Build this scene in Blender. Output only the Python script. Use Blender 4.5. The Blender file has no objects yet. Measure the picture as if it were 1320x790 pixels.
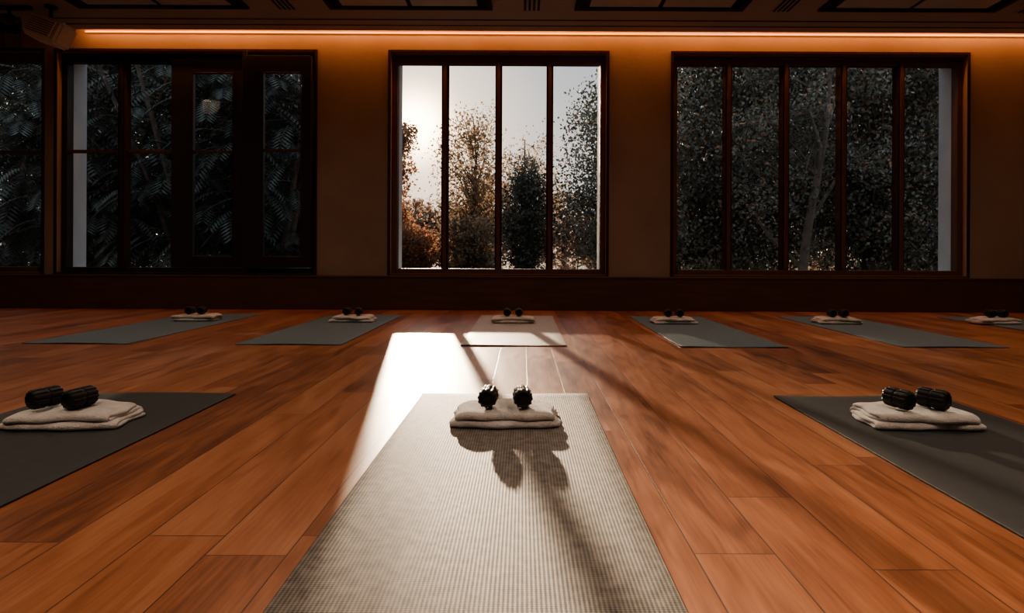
import bpy, bmesh, math, random
import numpy as np
from mathutils import Vector, Matrix
random.seed(7)
S = bpy.context.scene
COL = S.collection
try:
    S.view_settings.look = 'AgX - Medium High Contrast'
    S.view_settings.exposure = 0.3
except Exception as e: print(e)

# ---------------------------------------------------------------- materials
def new_mat(name):
    m = bpy.data.materials.new(name); m.use_nodes = True
    nt = m.node_tree
    return m, nt, nt.nodes["Principled BSDF"]
def nd(nt, typ, **kw):
    n = nt.nodes.new(typ)
    for k, v in kw.items():
        if k.startswith("i_"):
            n.inputs[k[2:].replace("_", " ")].default_value = v
        else: setattr(n, k, v)
    return n
def math_n(nt, op, a, b=None):
    n = nt.nodes.new("ShaderNodeMath"); n.operation = op
    for i, v in enumerate((a, b)):
        if v is None: continue
        if isinstance(v, (int, float)): n.inputs[i].default_value = v
        else: nt.links.new(v, n.inputs[i])
    return n.outputs[0]
def ramp(nt, fac, stops):
    r = nt.nodes.new("ShaderNodeValToRGB")
    els = r.color_ramp.elements
    while len(els) < len(stops): els.new(0.5)
    for e, (p, c) in zip(els, stops):
        e.position = p; e.color = (*c, 1)
    nt.links.new(fac, r.inputs[0]); return r.outputs[0]
def bump(nt, b, h, strength, dist):
    n = nt.nodes.new("ShaderNodeBump"); n.inputs["Strength"].default_value = strength
    n.inputs["Distance"].default_value = dist
    nt.links.new(h, n.inputs["Height"]); nt.links.new(n.outputs[0], b.inputs["Normal"])
def noisy(name, c1, c2, scale=6, rough=0.6, bs=0.2, bd=0.002, bscale=None, stretch=(1,1,1), metallic=0, spec=0.5):
    m, nt, b = new_mat(name)
    tc = nd(nt, "ShaderNodeTexCoord"); mp = nd(nt, "ShaderNodeMapping")
    mp.inputs["Scale"].default_value = stretch
    nt.links.new(tc.outputs["Object"], mp.inputs[0])
    n = nd(nt, "ShaderNodeTexNoise", i_Scale=scale, i_Detail=6.0)
    nt.links.new(mp.outputs[0], n.inputs["Vector"])
    nt.links.new(ramp(nt, n.outputs["Fac"], [(0.3, c1), (0.7, c2)]), b.inputs["Base Color"])
    b.inputs["Roughness"].default_value = rough; b.inputs["Metallic"].default_value = metallic
    b.inputs["Specular IOR Level"].default_value = spec
    if bs:
        n2 = nd(nt, "ShaderNodeTexNoise", i_Scale=bscale or scale*6, i_Detail=4.0)
        nt.links.new(mp.outputs[0], n2.inputs["Vector"])
        bump(nt, b, n2.outputs["Fac"], bs, bd)
    return m
M_wall = noisy("plaster_brown", (0.27,0.205,0.175), (0.35,0.27,0.23), 1.5, 0.85, 0.3, 0.004, 25)
M_ext = noisy("plaster_exterior", (0.62,0.64,0.66), (0.7,0.72,0.74), 4, 0.8)
M_ceil = noisy("ceiling_paint", (0.40,0.375,0.36), (0.44,0.415,0.40), 2, 0.8)
M_plinth = noisy("plinth_wood", (0.085,0.046,0.038), (0.125,0.068,0.055), 3, 0.6, 0.1, 0.001, None, (1,8,8))
M_frame = noisy("window_frame_wood", (0.12,0.068,0.048), (0.16,0.092,0.066), 8, 0.6, 0.1, 0.001, None, (8,8,1), 0, 0.25)
M_dark = noisy("casement_frame_dark", (0.024,0.020,0.018), (0.034,0.028,0.025), 8, 0.5)
M_mull = noisy("mullion_dark_wood", (0.045,0.026,0.019), (0.07,0.040,0.029), 8, 0.95, 0.1, 0.001, None, (8,8,1), 0, 0.0)
M_black = noisy("black_rubber", (0.012,0.012,0.013), (0.025,0.025,0.027), 40, 0.5, 0.1, 0.0005, None, (1,1,1), 0, 0.35)
M_lampblk = noisy("lamp_housing_grey", (0.07,0.07,0.07), (0.10,0.10,0.10), 20, 0.4, 0)
M_slot = noisy("slot_black", (0.01,0.01,0.01), (0.015,0.015,0.015), 10, 0.6, 0)
M_vent = noisy("vent_grey", (0.5,0.5,0.5), (0.58,0.58,0.58), 5, 0.4, 0)
M_spk = noisy("speaker_grey", (0.70,0.68,0.66), (0.78,0.76,0.73), 20, 0.6)
M_grass = noisy("grass", (0.03,0.033,0.02), (0.07,0.062,0.04), 3, 0.9, 0.6, 0.05)
M_bark = noisy("bark", (0.05,0.042,0.036), (0.12,0.10,0.085), 8, 0.9, 0.5, 0.01)
M_barkL = noisy("bark_grey", (0.09,0.08,0.07), (0.19,0.17,0.15), 8, 0.9, 0.5, 0.01)

def emis(name, col, st):
    m, nt, b = new_mat(name)
    b.inputs["Base Color"].default_value = (*col, 1)
    b.inputs["Emission Color"].default_value = (*col, 1)
    b.inputs["Emission Strength"].default_value = st
    return m
M_led = emis("led_warm", (1.0, 0.36, 0.085), 1.7)
M_fill_lamp = emis("fill_lamp_warm", (1.0, 0.7, 0.4), 3.0)

def glass_mat():
    m, nt, b = new_mat("window_glass"); nt.nodes.remove(b)
    out = nt.nodes["Material Output"]
    t = nd(nt, "ShaderNodeBsdfTransparent"); t.inputs[0].default_value = (0.93,0.95,0.95,1)
    g = nd(nt, "ShaderNodeBsdfGlossy"); g.inputs["Roughness"].default_value = 0.02
    mx = nd(nt, "ShaderNodeMixShader"); mx.inputs[0].default_value = 0.04
    nt.links.new(t.outputs[0], mx.inputs[1]); nt.links.new(g.outputs[0], mx.inputs[2])
    nt.links.new(mx.outputs[0], out.inputs[0]); return m
M_glass = glass_mat()

def leaf_mat(name, cols, trans, rough=0.6, nscale=1.3, lo=0.55, hi=1.8):
    m, nt, b = new_mat(name)
    out = nt.nodes["Material Output"]
    g = nd(nt, "ShaderNodeNewGeometry")
    n = len(cols)
    c = ramp(nt, g.outputs["Random Per Island"], [(i/(n-1), cc) for i, cc in enumerate(cols)])
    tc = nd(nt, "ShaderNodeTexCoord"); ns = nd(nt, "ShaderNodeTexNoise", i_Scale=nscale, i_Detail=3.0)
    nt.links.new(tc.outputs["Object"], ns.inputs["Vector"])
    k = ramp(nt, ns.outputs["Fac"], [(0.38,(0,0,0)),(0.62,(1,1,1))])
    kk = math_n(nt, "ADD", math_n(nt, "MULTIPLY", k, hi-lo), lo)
    mm = nd(nt, "ShaderNodeVectorMath", operation='SCALE')
    nt.links.new(c, mm.inputs[0]); nt.links.new(kk, mm.inputs["Scale"]); c = mm.outputs[0]
    nt.links.new(c, b.inputs["Base Color"]); b.inputs["Roughness"].default_value = rough
    t = nd(nt, "ShaderNodeBsdfTranslucent"); nt.links.new(c, t.inputs[0])
    mx = nd(nt, "ShaderNodeMixShader"); mx.inputs[0].default_value = trans
    nt.links.new(b.outputs[0], mx.inputs[1]); nt.links.new(t.outputs[0], mx.inputs[2])
    nt.links.new(mx.outputs[0], out.inputs[0]); return m
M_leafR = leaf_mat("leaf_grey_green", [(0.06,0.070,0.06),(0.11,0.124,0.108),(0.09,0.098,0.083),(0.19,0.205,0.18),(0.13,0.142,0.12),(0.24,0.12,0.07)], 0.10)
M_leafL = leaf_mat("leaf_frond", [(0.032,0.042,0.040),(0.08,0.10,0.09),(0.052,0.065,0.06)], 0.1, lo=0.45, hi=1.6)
M_leafC = leaf_mat("leaf_sunlit", [(0.15,0.115,0.08),(0.28,0.195,0.125),(0.19,0.155,0.11),(0.35,0.215,0.135)], 0.6, lo=0.8, hi=1.7)  # lighter, warm leaf colours stand in for sunlit haze
M_leafO = leaf_mat("leaf_orange_lit", [(0.26,0.13,0.08),(0.40,0.20,0.11),(0.24,0.14,0.085)], 0.55, lo=0.8, hi=1.4)  # orange sunlight on the foliage put into the leaf colours
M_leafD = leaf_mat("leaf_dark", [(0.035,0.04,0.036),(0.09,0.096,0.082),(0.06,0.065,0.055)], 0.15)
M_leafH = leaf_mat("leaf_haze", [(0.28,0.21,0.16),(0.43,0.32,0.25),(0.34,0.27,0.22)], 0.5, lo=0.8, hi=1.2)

def floor_mat():
    m, nt, b = new_mat("oak_plank_floor"); L = nt.links.new
    tc = nd(nt, "ShaderNodeTexCoord"); sp = nd(nt, "ShaderNodeSeparateXYZ"); L(tc.outputs["Object"], sp.inputs[0])
    RW = 0.15
    x = math_n(nt, "ADD", sp.outputs[0], 10.03); y = math_n(nt, "ADD", sp.outputs[1], 10.0)
    row = math_n(nt, "FLOOR", math_n(nt, "DIVIDE", x, RW))
    wn = nd(nt, "ShaderNodeTexWhiteNoise", noise_dimensions='1D'); L(row, wn.inputs["W"])
    y2 = math_n(nt, "ADD", y, math_n(nt, "MULTIPLY", wn.outputs["Value"], 1.4))
    cb = nd(nt, "ShaderNodeCombineXYZ"); L(y2, cb.inputs[0]); L(x, cb.inputs[1])
    br = nd(nt, "ShaderNodeTexBrick", offset=0.0, squash=1.0)
    for k, v in (("Color1",(0,0,0,1)),("Color2",(1,1,1,1)),("Mortar",(0.5,0.5,0.5,1)),("Scale",1.0),
                 ("Mortar Size",0.0015),("Mortar Smooth",0.2),("Brick Width",1.25),("Row Height",RW),("Bias",0.0)):
        br.inputs[k].default_value = v
    L(cb.outputs[0], br.inputs["Vector"])
    rnd = nd(nt, "ShaderNodeRGBToBW"); L(br.outputs["Color"], rnd.inputs[0])
    w = math_n(nt, "MULTIPLY", rnd.outputs[0], 37.0)
    g1v = nd(nt, "ShaderNodeCombineXYZ")
    L(math_n(nt, "MULTIPLY", x, 12.0), g1v.inputs[0]); L(math_n(nt, "MULTIPLY", y, 2.2), g1v.inputs[1])
    g1 = nd(nt, "ShaderNodeTexNoise", noise_dimensions='4D', i_Scale=1.0, i_Detail=6.0, i_Distortion=1.4)
    L(g1v.outputs[0], g1.inputs["Vector"]); L(w, g1.inputs["W"])
    g2v = nd(nt, "ShaderNodeCombineXYZ")
    L(math_n(nt, "MULTIPLY", x, 120.0), g2v.inputs[0]); L(math_n(nt, "MULTIPLY", y, 5.0), g2v.inputs[1])
    g2 = nd(nt, "ShaderNodeTexNoise", noise_dimensions='4D', i_Scale=1.0, i_Detail=5.0, i_Distortion=0.8)
    L(g2v.outputs[0], g2.inputs["Vector"]); L(w, g2.inputs["W"])
    f = math_n(nt, "ADD", math_n(nt, "MULTIPLY", g1.outputs["Fac"], 0.58),
        math_n(nt, "ADD", math_n(nt, "MULTIPLY", g2.outputs["Fac"], 0.42), math_n(nt, "MULTIPLY", math_n(nt,"SUBTRACT",rnd.outputs[0],0.5), 0.26)))
    c = ramp(nt, f, [(0.28,(0.12,0.042,0.020)),(0.42,(0.24,0.088,0.040)),(0.55,(0.335,0.132,0.062)),(0.75,(0.43,0.20,0.102))])
    mx = nd(nt, "ShaderNodeMix", data_type='RGBA')
    L(br.outputs["Fac"], mx.inputs[0]); L(c, mx.inputs[6]); mx.inputs[7].default_value = (0.08,0.034,0.02,1)
    L(mx.outputs[2], b.inputs["Base Color"])
    r = math_n(nt, "ADD", math_n(nt, "MULTIPLY", g1.outputs["Fac"], 0.18), 0.27)
    L(r, b.inputs["Roughness"]); b.inputs["Specular IOR Level"].default_value = 0.75
    h = math_n(nt, "SUBTRACT", math_n(nt, "MULTIPLY", g2.outputs["Fac"], 0.25), br.outputs["Fac"])
    bump(nt, b, h, 0.3, 0.001)
    return m
M_floor = floor_mat()

def mat_mat(name, c1, c2, rib, rough):
    m, nt, b = new_mat(name); L = nt.links.new
    tc = nd(nt, "ShaderNodeTexCoord"); sp = nd(nt, "ShaderNodeSeparateXYZ"); L(tc.outputs["Object"], sp.inputs[0])
    n = nd(nt, "ShaderNodeTexNoise", i_Scale=40.0, i_Detail=5.0); L(tc.outputs["Object"], n.inputs["Vector"])
    sx = math_n(nt, "SINE", math_n(nt, "MULTIPLY", sp.outputs[0], 2*math.pi/rib))
    sy = math_n(nt, "SINE", math_n(nt, "MULTIPLY", sp.outputs[1], 2*math.pi/(rib*0.8)))
    h = math_n(nt, "ADD", math_n(nt, "MULTIPLY", sx, 0.35), math_n(nt, "MULTIPLY", sy, 0.2))
    f = math_n(nt, "ADD", n.outputs["Fac"], math_n(nt, "MULTIPLY", h, 0.55))
    L(ramp(nt, f, [(0.2, c1), (0.8, c2)]), b.inputs["Base Color"])
    b.inputs["Roughness"].default_value = rough
    bump(nt, b, h, 0.4, 0.0012)
    return m
M_mat_t = mat_mat("yoga_mat_taupe_sunlit", (0.066,0.060,0.054), (0.25,0.225,0.20), 0.0075, 0.6)  # sunlight on the near centre mat painted in as a lighter taupe
M_mat_d = mat_mat("yoga_mat_charcoal", (0.028,0.032,0.035), (0.043,0.049,0.052), 0.004, 0.6)
M_mat_b = mat_mat("yoga_mat_slate_reflect", (0.095,0.148,0.18), (0.13,0.198,0.235), 0.004, 0.5)  # grazing reflection on the blue-grey far mats mixed into their colour
M_mat_p = mat_mat("yoga_mat_pale_sheen", (0.30,0.275,0.25), (0.40,0.365,0.335), 0.005, 0.5)  # sunlit sheen of the far centre mat put into its pale colour

def towel_mat():
    m, nt, b = new_mat("terry_towel"); L = nt.links.new
    tc = nd(nt, "ShaderNodeTexCoord")
    n = nd(nt, "ShaderNodeTexNoise", i_Scale=260.0, i_Detail=3.0); L(tc.outputs["Object"], n.inputs["Vector"])
    n2 = nd(nt, "ShaderNodeTexNoise", i_Scale=30.0, i_Detail=3.0); L(tc.outputs["Object"], n2.inputs["Vector"])
    L(ramp(nt, n2.outputs["Fac"], [(0.3,(0.60,0.58,0.57)),(0.7,(0.78,0.755,0.74))]), b.inputs["Base Color"])
    b.inputs["Roughness"].default_value = 0.95; b.inputs["Sheen Weight"].default_value = 0.3
    h = math_n(nt, "ADD", n.outputs["Fac"], n2.outputs["Fac"])
    bump(nt, b, h, 1.0, 0.007); return m
M_towel = towel_mat()

# ---------------------------------------------------------------- mesh helpers
class MB:
    def __init__(s): s.v=[]; s.f=[]; s.m=[]; s.mats=[]
    def mi(s, mat):
        if mat not in s.mats: s.mats.append(mat)
        return s.mats.index(mat)
    def box(s, x0,x1,y0,y1,z0,z1, mat):
        k=len(s.v); i=s.mi(mat)
        s.v += [(x0,y0,z0),(x1,y0,z0),(x1,y1,z0),(x0,y1,z0),(x0,y0,z1),(x1,y0,z1),(x1,y1,z1),(x0,y1,z1)]
        for q in ((0,3,2,1),(4,5,6,7),(0,1,5,4),(1,2,6,5),(2,3,7,6),(3,0,4,7)):
            s.f.append(tuple(k+a for a in q)); s.m.append(i)
    def face(s, pts, mat):
        k=len(s.v); s.v += pts; s.f.append(tuple(range(k,k+len(pts)))); s.m.append(s.mi(mat))
    def tube(s, pts, rads, mat, n=6, cap=True):
        i=s.mi(mat); k=len(s.v); N=len(pts)
        for j,p in enumerate(pts):
            p=Vector(p); d=(Vector(pts[min(j+1,N-1)])-Vector(pts[max(j-1,0)])).normalized()
            a=d.orthogonal().normalized() if abs(d.z)<0.9 else d.cross(Vector((1,0,0))).normalized()
            b=d.cross(a)
            for t in range(n):
                an=2*math.pi*t/n
                s.v.append(tuple(p+(a*math.cos(an)+b*math.sin(an))*rads[j]))
        for j in range(N-1):
            for t in range(n):
                s.f.append((k+j*n+t,k+j*n+(t+1)%n,k+(j+1)*n+(t+1)%n,k+(j+1)*n+t)); s.m.append(i)
        if cap:
            s.f.append(tuple(k+t for t in range(n))[::-1]); s.m.append(i)
            s.f.append(tuple(k+(N-1)*n+t for t in range(n))); s.m.append(i)
    def obj(s, name, loc=(0,0,0), bevel=0, smooth=False, parent=None):
        me=bpy.data.meshes.new(name); me.from_pydata(s.v,[],s.f)
        for m in s.mats: me.materials.append(m)
        me.polygons.foreach_set("material_index", s.m)
        if smooth: me.polygons.foreach_set("use_smooth",[True]*len(s.f))
        me.update()
        o=bpy.data.objects.new(name,me); COL.objects.link(o); o.location=loc
        if bevel:
            b=o.modifiers.new("bevel",'BEVEL'); b.width=bevel; b.segments=2; b.limit_method='ANGLE'
        if parent: o.parent=parent
        return o
def empty(name, loc=(0,0,0)):
    o=bpy.data.objects.new(name,None); COL.objects.link(o); o.location=loc; o.empty_display_size=0.1; return o

# ---------------------------------------------------------------- room shell
YW=6.15; XL,XR=-7.0,6.6; YB=-3.0; ZT=3.0; ZC=2.76
m=MB(); m.face([(XL,YB,0),(XR,YB,0),(XR,YW+0.35,0),(XL,YW+0.35,0)], M_floor); m.obj("floor")
WZ0,WZ1=0.36,2.61
WIN=[(-6.35,-4.89),(-4.74,-2.12),(-1.35,0.845),(1.522,4.51)]
m=MB()
def seg(y0,y1,ins,mat):
    edges=[XL-0.3]
    for a,b in WIN: edges += [a+ins,b-ins]
    edges.append(XR+0.3)
    for k in range(0,len(edges),2): m.box(edges[k],edges[k+1],y0,y1,WZ0,WZ1,mat)
    m.box(XL-0.3,XR+0.3,y0,y1,0,WZ0,mat); m.box(XL-0.3,XR+0.3,y0,y1,WZ1,ZT,mat)
seg(YW,YW+0.16,0,M_wall); seg(YW+0.16,YW+0.35,0.05,M_ext)
m.obj("wall_north")
m=MB(); m.box(XL-0.2,XL,YB,YW,0,ZT,M_wall); m.obj("wall_west")
m=MB(); m.box(XR,XR+0.2,YB,YW,0,ZT,M_wall); m.obj("wall_east")
m=MB(); m.box(XL,XR,YB-0.2,YB,0,ZT,M_wall); m.obj("wall_south")
m=MB(); m.box(XL,XR,YW-0.035,YW,0,0.335,M_plinth); m.box(XL,XR,YW-0.045,YW,0.325,0.345,M_plinth)
m.obj("baseboard_north", bevel=0.003)
# ceiling with stepped cove
m=MB(); m.box(XL,XR,YB,5.95,ZC,ZC+0.12,M_ceil); m.box(XL,XR,5.93,5.95,ZC+0.12,ZC+0.13,M_ceil)
m.box(XL,XR,5.80,YW+0.0,2.93,ZT,M_ceil)
m.box(XL,XR,5.70,5.80,ZC+0.12,ZT,M_ceil)
m.obj("ceiling")
m=MB()
for y in (5.66,5.80): m.box(-4.4,XR-0.2,y,y+0.014,ZC-0.004,ZC+0.001,M_slot)
m.box(-4.4,XR-0.2,5.68,5.79,ZC-0.003,ZC+0.001,M_ceil)
m.obj("trim_1")
# LED cove
led=empty("cove_led_strip",(0,YW,2.8))
m=MB(); m.box(-4.45,XR-0.05,YW-0.014,YW-0.001,2.803,2.813,M_led); o=m.obj("led_profile")
o.parent=led; o.matrix_parent_inverse=Matrix.Translation((0,-YW,-2.8))
la=bpy.data.lights.new("cove_glow",'AREA'); la.shape='RECTANGLE'; la.size=11; la.size_y=0.04
la.energy=42; la.color=(1.0,0.37,0.12)
lo=bpy.data.objects.new("cove_glow",la); COL.objects.link(lo); lo.parent=led; lo.location=(1.05,-0.085,0.1)

# ceiling vent panels (coffers)
for i,(a,b) in enumerate([(-3.97,-2.45),(-1.73,-0.28),(0.45,1.95),(2.62,4.2)]):
    m=MB(); y0,y1=4.3,5.40; z=ZC-0.0005
    for (xa,xb,ya,yb) in ((a,b,y0,y0+0.05),(a,b,y1-0.05,y1),(a,a+0.05,y0+0.05,y1-0.05),(b-0.05,b,y0+0.05,y1-0.05)):
        m.box(xa,xb,ya,yb,z-0.02,z,M_slot)
    mid=(a+b)/2
    m.box(a+0.05,b-0.05,y0+0.05,y1-0.05,z-0.004,z,M_slot)
    m.box(a+0.13,mid-0.02,y0+0.12,y1-0.07,z-0.012,z-0.004,M_vent)
    m.box(mid+0.02,b-0.13,y0+0.12,y1-0.07,z-0.012,z-0.004,M_vent)
    m.obj("ceiling_panel")
for x in (-2.12,0.07,2.30,4.5):
    m=MB()
    m.box(x-0.085,x+0.085,5.05,5.45,ZC-0.006,ZC-0.0005,M_ceil)
    for k in range(4): m.box(x-0.07+k*0.04,x-0.05+k*0.04,5.07,5.43,ZC-0.009,ZC-0.006,M_slot)
    m.obj("air_vent")

# ---------------------------------------------------------------- windows
FY0,FY1=YW+0.06,YW+0.15
def window(n, a, b, mull, mat, bars=(), fw=0.055, glass=True):
    m=MB(); z0,z1=WZ0+0.002,WZ1-0.002; a+=0.002; b-=0.002
    m.box(a,a+fw,FY0,FY1,z0,z1,mat); m.box(b-fw,b,FY0,FY1,z0,z1,mat)
    m.box(a+fw,b-fw,FY0,FY1,z1-0.085,z1,mat); m.box(a+fw,b-fw,FY0-0.03,FY1,z0,z0+0.055,mat)
    for x in mull:
        m.box(x-0.034,x+0.034,FY0-0.02,FY1-0.005,z0+0.055,z1-0.085,M_mull)
        m.box(x-0.018,x+0.018,FY0-0.035,FY0-0.02,z0+0.055,z1-0.085,mat)
    for (xa,xb,z) in bars: m.box(xa,xb,FY0+0.03,FY1-0.02,z-0.016,z+0.016,mat)
    yg=FY0+0.06
    m.face([(a+fw,yg,z0+0.05),(b-fw,yg,z0+0.05),(b-fw,yg,z1-0.08),(a+fw,yg,z1-0.08)],M_glass)
    m.box(a-0.028,a,YW-0.012,YW+0.0,z0-0.02,z1+0.03,M_mull); m.box(b,b+0.028,YW-0.012,YW,z0-0.02,z1+0.03,M_mull)
    m.box(a,b,YW-0.012,YW,z1,z1+0.03,M_mull); m.box(a,b,YW-0.02,YW+0.06,z0-0.02,z0+0.004,mat)
    return m
m=window(1,-6.35,-4.89,(-5.62,),M_frame,((-6.3,-4.94,1.60),)); m.obj("window_1",bevel=0.003)
m=window(2,-4.74,-2.12,(-4.115,),M_dark,())
m.box(-4.69,-4.15,FY0+0.03,FY1-0.02,1.594,1.626,M_frame); m.box(-4.08,-3.62,FY0+0.03,FY1-0.02,1.594,1.626,M_frame)
def sash(m,a,b,y,pa,pb,pz0,pz1):
    z0,z1=WZ0+0.06,WZ1-0.05
    m.box(a,pa,y,y+0.06,z0,z1,M_dark); m.box(pb,b,y,y+0.06,z0,z1,M_dark)
    m.box(pa,pb,y,y+0.06,z0,pz0,M_dark); m.box(pa,pb,y,y+0.06,pz1,z1,M_dark)
    m.box(pa,pb,y+0.02,y+0.05,1.595,1.62,M_frame)
    for q in (pa,pb-0.008): m.box(q,q+0.008,y-0.008,y,pz0,pz1,M_mull)
    for q in (pz0,pz1-0.008): m.box(pa+0.008,pb-0.008,y-0.008,y,q,q+0.008,M_frame)
sash(m,-3.60,-2.83,YW+0.035,-3.385,-2.965,0.53,2.41)
sash(m,-2.80,-2.14,YW-0.06,-2.625,-2.235,0.53,2.39)
m.box(-2.835,-2.79,YW-0.05,YW+0.09,WZ0,WZ1,M_dark)
m.tube([(-2.86,YW+0.03,1.35),(-2.86,YW-0.01,1.35)],[0.01,0.01],M_dark,8)
m.box(-2.868,-2.852,YW-0.02,YW-0.008,1.25,1.37,M_dark)
m.obj("window_2",bevel=0.003)
m=window(3,-1.35,0.845,(-0.805,-0.255,0.271),M_frame); m.obj("window_3",bevel=0.003)
m=window(4,1.522,4.51,(2.10,2.687,3.277,3.867),M_frame); m.obj("window_4",bevel=0.003)

# ---------------------------------------------------------------- wall speaker + spotlight near ceiling
def speaker():
    root=empty("ceiling_speaker",(-4.22,5.40,2.53))
    bm=bmesh.new(); bmesh.ops.create_cube(bm,size=1)
    for v in bm.verts:
        v.co.x*=0.37; v.co.y*=0.2*(1.0 if v.co.x<0 else 0.8); v.co.z*=0.21
    bmesh.ops.bevel(bm,geom=bm.edges[:],offset=0.02,segments=3,affect='EDGES')
    me=bpy.data.meshes.new("cabinet"); bm.to_mesh(me); me.materials.append(M_spk)
    o=bpy.data.objects.new("cabinet",me); COL.objects.link(o); o.parent=root; o.rotation_euler=(math.radians(-12),math.radians(20),math.radians(-15))
    m=MB(); m.box(-0.15,0.15,-0.108,-0.100,-0.075,0.075,M_spk)
    for k in range(7): m.box(-0.14,0.14,-0.111,-0.108,-0.066+k*0.02,-0.060+k*0.02,M_slot)
    g=m.obj("grille",bevel=0.001,parent=o)
    m=MB(); m.tube([(0,0,0.08),(0,0,0.16),(0,0,0.229)],[0.015,0.015,0.015],M_black,10); m.tube([(0,0,0.215),(0,0,0.229)],[0.05,0.05],M_black,16)
    m.obj("bracket",parent=root)
speaker()
def spotlight():
    root=empty("track_spotlight",(-4.60,5.40,2.55))
    m=MB(); r=[0.05,0.065,0.085,0.09,0.09]; z=[0.13,0.12,0.05,-0.05,-0.13]
    m.tube([(0,0,a) for a in z],r,M_lampblk,20)
    for k in range(4): m.tube([(0,0,0.09-k*0.02),(0,0,0.08-k*0.02)],[0.092,0.092],M_black,20)
    o=m.obj("lamp_body",parent=root); o.rotation_euler=(math.radians(35),math.radians(35),0)
    m=MB(); m.tube([(0,0,0.0),(0.02,0,0.1),(0,0,0.209)],[0.014,0.014,0.014],M_black,8); m.box(-0.25,0.2,-0.02,0.02,0.18,0.209,M_black)
    m.tube([(-0.10,0,0),(-0.10,0,0.1),(0,0,0.13),(0.10,0,0.1),(0.10,0,0)],[0.011]*5,M_lampblk,6)
    m.obj("track_bracket",parent=root)
spotlight()

# ---------------------------------------------------------------- yoga mats
def yoga_mat(cx,cy,mat,rot=0,seed=0):
    W,Ln,T=0.65,1.83,0.005
    rg=random.Random(seed); nx,ny=14,40; bm=bmesh.new(); g=[]
    ph=[rg.uniform(0,6) for _ in range(4)]
    for j in range(ny+1):
        r=[]
        for i in range(nx+1):
            x=(i/nx-0.5)*W; y=(j/ny-0.5)*Ln
            e=max(0,(abs(y)-(Ln/2-0.10))/0.10)
            z=0.004*e*e*(0.5+0.5*math.sin(x*9+ph[0]))
            ex=0.0012*math.sin(y*3+ph[1])
            r.append(bm.verts.new((x+ex,y,T+z)))
        g.append(r)
    for j in range(ny):
        for i in range(nx): bm.faces.new((g[j][i],g[j][i+1],g[j+1][i+1],g[j+1][i]))
    me=bpy.data.meshes.new("yoga_mat"); bm.to_mesh(me); me.materials.append(mat)
    for p in me.polygons: p.use_smooth=True
    o=bpy.data.objects.new("yoga_mat",me); COL.objects.link(o); o.location=(cx,cy,0.0005); o.rotation_euler[2]=math.radians(rot)
    s=o.modifiers.new("thick",'SOLIDIFY'); s.thickness=T-0.0005; s.offset=-1
    b=o.modifiers.new("bevel",'BEVEL'); b.width=0.001; b.segments=2; b.limit_method='ANGLE'
    return o
TT=0.0128
def towel(cx,cy,z,rot,seed,w=0.33,d=0.2):
    rg=random.Random(seed); ph=[rg.uniform(0,6) for _ in range(8)]
    prof=[]
    r=TT/2; nl=4
    for i in range(nl):
        zc=(i+0.5)*TT; ys=np.linspace(d/2-r,-d/2+r,9) if i%2==0 else np.linspace(-d/2+r,d/2-r,9)
        off=[0,-0.006,0.004,-0.004][i]
        for y in ys: prof.append((y*(1+off*2),zc,i))
        if i<nl-1:
            s=-1 if i%2==0 else 1
            for a in (-45,0,45):
                an=math.radians(a)
                prof.append((s*(d/2-r+r*1.15*math.cos(an)),zc+r+r*math.sin(an),i+0.5))
    bm=bmesh.new(); N=34; g=[]
    for k in range(N+1):
        u=k/N; x=(u-0.5)*w; row=[]
        for (y,zz,l) in prof:
            hh=zz/(nl*TT)
            dz=hh*(0.0030*math.sin(x*20+y*12+ph[0])+0.0022*math.sin(x*47+y*34+ph[1]))-hh*0.012*(abs(u-0.5)*2)**6
            dz-=hh*0.006*max(0,(abs(y)-0.07)/0.03)**2*0.6
            dy=0.007*math.sin(x*15+ph[2]+l*1.2)+0.004*math.sin(x*44+ph[3]+l)
            sg=1 if y>0 else -1
            dy-=sg*0.016*(abs(u-0.5)*2)**8*min(1,abs(y)/0.09)
            dx=(0.011*math.sin(l*1.3+ph[4])+0.006*math.sin(y*40+ph[5]+l))*(2*u-1)
            row.append(bm.verts.new((x+dx,y+dy,max(zz+dz,0.0062))))
        g.append(row)
    for k in range(N):
        for j in range(len(prof)-1):
            bm.faces.new((g[k][j],g[k+1][j],g[k+1][j+1],g[k][j+1]))
    bmesh.ops.recalc_face_normals(bm,faces=bm.faces[:])
    me=bpy.data.meshes.new("folded_towel"); bm.to_mesh(me); me.materials.append(M_towel)
    for p in me.polygons: p.use_smooth=True
    o=bpy.data.objects.new("folded_towel",me); COL.objects.link(o); o.location=(cx,cy,z); o.rotation_euler[2]=math.radians(rot)
    s=o.modifiers.new("thick",'SOLIDIFY'); s.thickness=0.0116; s.offset=0
    b=o.modifiers.new("sub",'SUBSURF'); b.levels=1; b.render_levels=1
    return o
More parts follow.
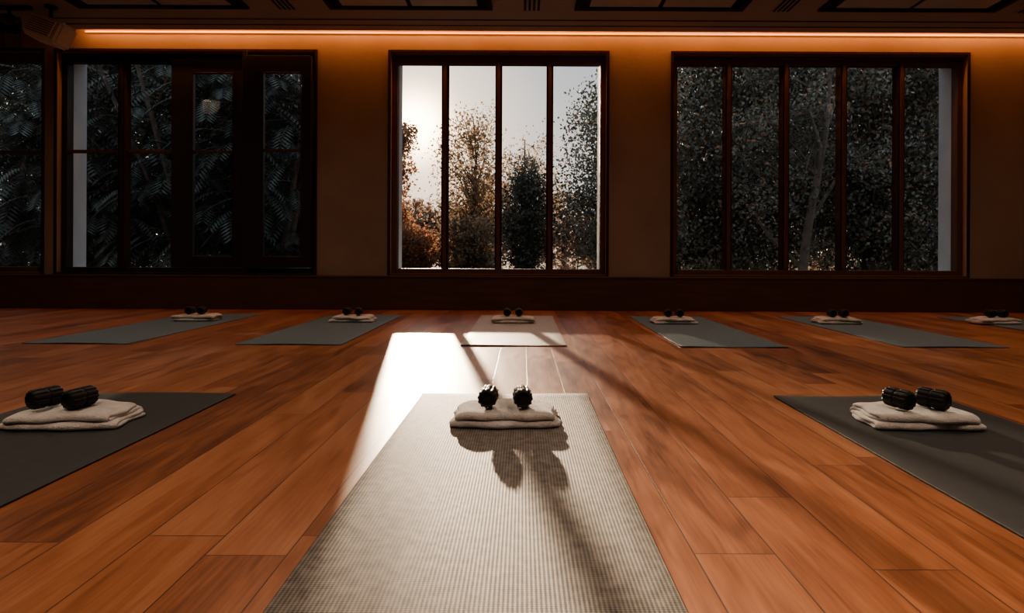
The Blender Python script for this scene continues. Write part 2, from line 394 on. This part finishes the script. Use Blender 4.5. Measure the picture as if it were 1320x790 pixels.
def dumbbell_mesh():
    st=[(-0.040,0.012,0),(-0.040,0.020,0),(-0.046,0.022,0),(-0.048,0.027,0.3),(-0.045,0.033,1),(-0.038,0.0365,1),(-0.008,0.0365,1),(-0.005,0.0345,1),(-0.004,0.031,.3),
        (0.004,0.031,.3),(0.005,0.0345,1),(0.008,0.0365,1),(0.038,0.0365,1),(0.045,0.033,1),(0.048,0.027,0.3),(0.046,0.022,0),(0.040,0.020,0),(0.040,0.012,0)]
    bm=bmesh.new(); n=72; rings=[]
    for y,r,a in st:
        ring=[]; r*=0.87; y*=0.93
        for t in range(n):
            an=2*math.pi*t/n
            k=math.cos(an*12); fl=1-0.09*a*(1 if k<-0.45 else 0)
            ring.append(bm.verts.new((r*fl*math.cos(an),y,r*fl*math.sin(an))))
        rings.append(ring)
    for a,b in zip(rings,rings[1:]):
        for t in range(n): bm.faces.new((a[t],a[(t+1)%n],b[(t+1)%n],b[t]))
    bm.faces.new(rings[0]); bm.faces.new(rings[-1][::-1])
    bmesh.ops.recalc_face_normals(bm,faces=bm.faces[:])
    me=bpy.data.meshes.new("dumbbell"); bm.to_mesh(me); me.materials.append(M_black); return me
DB=dumbbell_mesh()
def dumbbell(x,y,z,rot):
    o=bpy.data.objects.new("dumbbell",DB); COL.objects.link(o); o.location=(x,y,z); o.rotation_euler=(0,random.uniform(0,0.3),math.radians(rot))
MATS=[(-0.07,1.475,M_mat_t,-0.055,2.005),(-1.45,1.46,M_mat_d,-1.445,1.96),(1.31,1.46,M_mat_d,1.295,2.0),
      (-2.73,4.61,M_mat_b,-2.70,5.03),(-1.43,4.61,M_mat_b,-1.395,5.0),(-0.055,4.60,M_mat_p,-0.078,4.98),
      (1.29,4.58,M_mat_b,1.235,4.97),(2.66,4.62,M_mat_b,2.60,5.02),(4.15,4.68,M_mat_b,3.94,5.06)]
for i,(cx,cy,mt,tx,ty) in enumerate(MATS):
    yoga_mat(cx,cy,mt,random.uniform(-0.4,0.4) if i>2 else 0,i)
    rot=[0.5,3,-3,2,-2,0,3,-1,1][i]
    towel(tx,ty,0.006,rot,i+20)
    dx=0.056 if i<3 else 0.048
    for s in (-1,1):
        dumbbell(tx+s*dx-(0.025 if i==1 else 0)-(0.01 if i==2 else 0),ty-0.025,0.006+4*TT+0.0345,[0,-16,22,5,5,0,-5,-5,-5][i]+s*[3,3,6,2,2,2,2,2,2][i])

# ---------------------------------------------------------------- outdoor vegetation
rng=np.random.default_rng(3)
def leaves(mb,C,Ls,Ws,mat,D=None,droop=0.3):
    n=len(C)
    if D is None:
        D=rng.normal(size=(n,3)); D[:,2]-=droop
    D/=np.linalg.norm(D,axis=1)[:,None]
    R=rng.normal(size=(n,3)); Sd=np.cross(D,R); Sd/=np.linalg.norm(Sd,axis=1)[:,None]
    l=(Ls*rng.uniform(0.6,1.3,n))[:,None]/2; w=(Ws*rng.uniform(0.7,1.2,n))[:,None]/2
    V=np.stack([C-D*l,C+Sd*w-D*l*0.1,C+D*l,C-Sd*w-D*l*0.1],1).reshape(-1,3)
    k=len(mb.v); mb.v.extend(map(tuple,V.tolist())); i=mb.mi(mat)
    F=(np.arange(n*4).reshape(n,4)+k).tolist(); mb.f.extend(map(tuple,F)); mb.m.extend([i]*n)
def tree(name,base,cc,cr,nb,nl,ls,lw,mat,trunk=0.12,spread=0.35,taper=1.0,fill=0.3,bthick=0.4,bark=None,wob=0.12):
    mb=MB(); base=Vector(base); cc=Vector(cc); bark=bark or M_bark
    top=Vector((cc.x,cc.y,cc.z+cr[2]*0.8))
    path=[base.lerp(top,t)+Vector((math.sin(t*5+cc.x)*0.15,math.cos(t*4)*0.1,0))*(t>0) for t in np.linspace(0,1,8)]
    mb.tube(path,[trunk*(1-0.85*t) for t in np.linspace(0,1,8)],bark,8)
    pts=[]
    for _ in range(nb):
        d=rng.normal(size=3); d/=np.linalg.norm(d); rr=rng.uniform(0.55,1.0)
        hz=d[2]; sc=1.0 if hz<0 else 1.0-(1-taper)*hz
        tip=cc+Vector((d[0]*cr[0]*rr*sc,d[1]*cr[1]*rr*sc,d[2]*cr[2]*rr))
        t0=min(0.9,max(0.15,(tip.z-base.z)/(top.z-base.z)*0.75)); st=path[int(t0*7)]
        mid=st.lerp(tip,0.5)+Vector(rng.normal(size=3)*wob)+Vector((0,0,0.15))
        q1=st.lerp(mid,0.5)+Vector(rng.normal(size=3)*wob*0.4); q3=mid.lerp(tip,0.5)+Vector(rng.normal(size=3)*wob*0.4)
        seq=[st,q1,mid,q3,tip]
        r0=trunk*(1-0.8*t0)*bthick
        mb.tube(seq,[r0,r0*0.8,r0*0.6,r0*0.4,r0*0.15],bark,5,False)
        for q in (q1,mid,q3):
            e=q+Vector(rng.normal(size=3)*0.35); mb.tube([q,q.lerp(e,0.5)+Vector((0,0,0.05)),e],[r0*0.35,r0*0.25,r0*0.08],bark,4,False); pts.append(tuple(e))
        pts += [tuple(mid.lerp(tip,q)) for q in (0,0.33,0.66,1,1,1)]
    pts=np.array(pts)
    n1=int(nl*(1-fill)); C=pts[rng.integers(0,len(pts),n1)]+rng.normal(size=(n1,3))*spread*np.array([min(1,cr[0]),min(1,cr[0]),0.8])
    n2=nl-n1; d=rng.normal(size=(n2,3)); d/=np.linalg.norm(d,axis=1)[:,None]
    d*=rng.uniform(0,1,(n2,1))**0.4
    C2=d*np.array(cr)+np.array(cc)
    C=np.concatenate([C,C2]); C=C[C[:,2]>base.z+0.05]; C=C[C[:,1]>6.75]
    leaves(mb,C,ls,lw,mat)
    return mb.obj(name)
GZ=-0.3
m=MB(); m.face([(-60,YW+0.35,GZ),(60,YW+0.35,GZ),(60,90,GZ),(-60,90,GZ)],M_grass); m.obj("ground")
# right: small-leaved trees close to the building
tree("broadleaf_tree",(3.4,11,GZ),(3.7,11,2.6),(2.0,1.2,3.0),40,28000,0.075,0.05,M_leafR,0.15,0.26,fill=0.25,bthick=0.6)
tree("broadleaf_tree",(6.2,10.8,GZ),(6.1,10.8,2.7),(1.9,1.1,3.0),40,28000,0.075,0.05,M_leafR,0.17,0.26,fill=0.25,bthick=0.6)
tree("broadleaf_tree",(8.6,11.8,GZ),(8.4,11.8,2.7),(1.9,1.1,3.2),36,22000,0.075,0.05,M_leafR,0.15,0.26,fill=0.25,bthick=0.6)
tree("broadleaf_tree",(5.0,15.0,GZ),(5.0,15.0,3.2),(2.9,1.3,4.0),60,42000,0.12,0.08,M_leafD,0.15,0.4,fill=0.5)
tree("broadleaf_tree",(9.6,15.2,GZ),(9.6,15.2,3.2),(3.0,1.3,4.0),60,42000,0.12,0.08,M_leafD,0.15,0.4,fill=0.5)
tree("broadleaf_tree",(2.05,9.6,GZ),(2.05,9.6,2.6),(0.65,0.7,2.6),30,11000,0.075,0.05,M_leafR,0.08,0.22)  # tree added to keep the sun off the right window's mullions
tree("broadleaf_tree",(4.3,8.9,GZ),(4.3,8.9,2.9),(1.6,0.6,1.9),16,5500,0.06,0.04,M_leafR,0.085,0.16,fill=0.0,bthick=0.6,bark=M_barkL,wob=0.3)
# left: compound-frond shrubs
def frond_tree(name,base,cc,cr,nf,mat,fl=0.8):
    mb=MB(); base=Vector(base); ccv=Vector(cc)
    top=ccv+Vector((0,0,cr[2]*0.7))
    for k in range(3):
        off=Vector((rng.normal()*0.4,rng.normal()*0.2,0))
        mb.tube([base+off*0.2,base.lerp(top,0.5)+off,top+off*2],[0.07,0.05,0.02],M_bark,7)
    Cs=[];Ds=[]
    for _ in range(nf):
        d=rng.normal(size=3); d/=np.linalg.norm(d); p=np.array(cc)+d*np.array(cr)*rng.uniform(0.3,1)**0.5
        a=rng.uniform(0,2*math.pi); dr=np.array([math.cos(a),math.sin(a)*0.8,rng.uniform(0.0,0.5)])
        L=fl*rng.uniform(0.6,1.2); side=np.cross(dr,[0,0,1]); side/=np.linalg.norm(side)
        q=p.copy(); n=13; seq=[]
        for j in range(n):
            t=j/n; v=dr+np.array([0,0,-1.5*t]); v/=np.linalg.norm(v); q=q+v*L/n; seq.append(tuple(q))
            ll=0.20*fl*math.sin(math.pi*(0.15+0.85*(1-t)))+0.03
            for s in (-1,1):
                dd=side*s+v*0.5+np.array([0,0,-0.35]); dd/=np.linalg.norm(dd)
                Cs.append(q+dd*ll/2); Ds.append((dd,ll,v))
        mb.tube(seq[::4],[0.006,0.005,0.003,0.002],M_bark,3,False)
    C=np.array(Cs); D=np.array([x[0] for x in Ds]); l=np.array([x[1] for x in Ds])[:,None]/2; V=np.array([x[2] for x in Ds])
    W=V*0.026*fl
    Vv=np.stack([C-D*l,C+W-D*l*0.2,C+D*l,C-W-D*l*0.2],1).reshape(-1,3)
    k=len(mb.v); mb.v.extend(map(tuple,Vv.tolist())); i=mb.mi(mat); n=len(C)
    mb.f.extend(map(tuple,(np.arange(n*4).reshape(n,4)+k).tolist())); mb.m.extend([i]*n)
    return mb.obj(name)
frond_tree("sumac_shrub",(-5.0,9.6,GZ),(-5.0,9.7,2.0),(1.5,1.0,2.4),440,M_leafL,0.85)
frond_tree("sumac_shrub",(-7.2,9.8,GZ),(-7.2,9.9,2.0),(1.6,1.0,2.4),440,M_leafL,0.85)
frond_tree("sumac_shrub",(-3.9,9.4,GZ),(-3.9,9.6,1.8),(0.9,0.9,2.2),280,M_leafL,0.8)
frond_tree("sumac_shrub",(-9.2,10.5,GZ),(-9.2,10.5,2.2),(1.5,1.0,2.6),320,M_leafL,0.9)
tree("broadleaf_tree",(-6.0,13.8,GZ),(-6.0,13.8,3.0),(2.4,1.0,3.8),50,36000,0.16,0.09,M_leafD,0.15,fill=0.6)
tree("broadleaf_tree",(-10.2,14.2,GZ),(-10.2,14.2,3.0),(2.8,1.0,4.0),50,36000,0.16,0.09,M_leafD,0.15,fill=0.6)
# centre: garden trees seen against the sky
tree("garden_tree",(2.9,18,GZ),(2.95,18,2.8),(2.0,1.2,3.7),60,24000,0.11,0.07,M_leafR,0.14,taper=0.6)
tree("garden_tree",(0.1,20,GZ),(0.1,20,1.9),(0.75,0.8,2.1),40,6000,0.13,0.08,M_leafD,0.1,0.32,taper=0.5,fill=0.15)
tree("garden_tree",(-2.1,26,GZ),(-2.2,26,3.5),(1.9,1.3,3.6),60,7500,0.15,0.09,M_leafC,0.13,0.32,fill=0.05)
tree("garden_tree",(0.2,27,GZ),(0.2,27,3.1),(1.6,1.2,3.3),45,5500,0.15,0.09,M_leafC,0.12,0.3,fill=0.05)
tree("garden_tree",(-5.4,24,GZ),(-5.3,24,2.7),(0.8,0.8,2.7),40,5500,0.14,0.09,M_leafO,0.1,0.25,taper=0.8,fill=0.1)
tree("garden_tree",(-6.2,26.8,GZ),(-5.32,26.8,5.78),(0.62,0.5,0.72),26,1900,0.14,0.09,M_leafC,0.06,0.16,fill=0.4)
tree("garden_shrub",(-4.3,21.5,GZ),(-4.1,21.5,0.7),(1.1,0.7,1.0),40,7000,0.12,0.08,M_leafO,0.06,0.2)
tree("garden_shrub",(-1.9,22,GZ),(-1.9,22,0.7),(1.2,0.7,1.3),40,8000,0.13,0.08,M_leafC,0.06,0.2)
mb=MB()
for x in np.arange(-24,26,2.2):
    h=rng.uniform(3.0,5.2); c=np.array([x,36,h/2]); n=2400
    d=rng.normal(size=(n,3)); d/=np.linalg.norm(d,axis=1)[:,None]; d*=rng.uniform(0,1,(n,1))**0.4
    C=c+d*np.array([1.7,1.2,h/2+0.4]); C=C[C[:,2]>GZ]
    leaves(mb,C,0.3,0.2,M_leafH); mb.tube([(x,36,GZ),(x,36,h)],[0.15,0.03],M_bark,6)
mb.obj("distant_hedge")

# ---------------------------------------------------------------- light
SD=Vector((-0.18,1.0,0.215)).normalized()
sl=bpy.data.lights.new("sun",'SUN'); sl.energy=9.5; sl.angle=math.radians(1.0); sl.color=(1.0,0.76,0.54)
so=bpy.data.objects.new("sun",sl); COL.objects.link(so); so.location=(-5,30,8); so.rotation_euler=SD.to_track_quat('Z','Y').to_euler()
for x in (-3.6,-1.2,1.2,3.6):  # added warm fill lamps, out of view, to brighten floor and window wall
    for y,en in ((0.4,98),(2.6,34),(4.6,40)):
        root=empty("fill_downlight",(x,y,ZC) if y<4 else (x*1.25-0.0,3.9,ZC))
        m=MB(); m.tube([(0,0,-0.001),(0,0,-0.012)],[0.075,0.07],M_dark,24); m.tube([(0,0,-0.012),(0,0,-0.014)],[0.055,0.055],M_fill_lamp,24)
        m.obj("fill_fitting",parent=root)
        l=bpy.data.lights.new("fill_lamp",'SPOT'); l.energy=en; l.color=(1.0,0.77,0.58); l.spot_size=math.radians(120 if y<4 else 165); l.spot_blend=1.0; l.shadow_soft_size=0.15
        o=bpy.data.objects.new("fill_lamp",l); COL.objects.link(o); o.parent=root; o.location=(0,0,-0.05)
w=bpy.data.worlds.new("sky"); S.world=w; w.use_nodes=True; nt=w.node_tree; L=nt.links.new
bg=nt.nodes["Background"]; tc=nd(nt,"ShaderNodeTexCoord"); sp=nd(nt,"ShaderNodeSeparateXYZ"); L(tc.outputs["Generated"],sp.inputs[0])
c=ramp(nt,sp.outputs[2],[(0.0,(0.78,0.62,0.51)),(0.12,(0.64,0.60,0.57)),(0.35,(0.40,0.43,0.47)),(1.0,(0.46,0.52,0.60))])
dt=nd(nt,"ShaderNodeVectorMath",operation='DOT_PRODUCT'); L(tc.outputs["Generated"],dt.inputs[0]); dt.inputs[1].default_value=SD
d0=math_n(nt,"MAXIMUM",dt.outputs["Value"],0.0)
gl=math_n(nt,"ADD",math_n(nt,"MULTIPLY",math_n(nt,"POWER",d0,90.0),1.1),math_n(nt,"MULTIPLY",math_n(nt,"POWER",d0,1200.0),10.0))
vm=nd(nt,"ShaderNodeVectorMath",operation='SCALE'); vm.inputs[0].default_value=(1.0,0.68,0.42); L(gl,vm.inputs["Scale"])
va=nd(nt,"ShaderNodeVectorMath",operation='ADD'); L(c,va.inputs[0]); L(vm.outputs[0],va.inputs[1])
L(va.outputs[0],bg.inputs[0]); bg.inputs[1].default_value=1.1

# ---------------------------------------------------------------- camera
cd=bpy.data.cameras.new("camera"); cd.sensor_width=36; cd.lens=780/1320*36
cd.shift_x=-14/1320; cd.shift_y=-65/1320; cd.clip_start=0.02; cd.clip_end=300
co=bpy.data.objects.new("camera",cd); COL.objects.link(co); co.location=(0,0,0.55)
co.rotation_euler=(math.radians(90),math.radians(-0.26),0)
S.camera=co
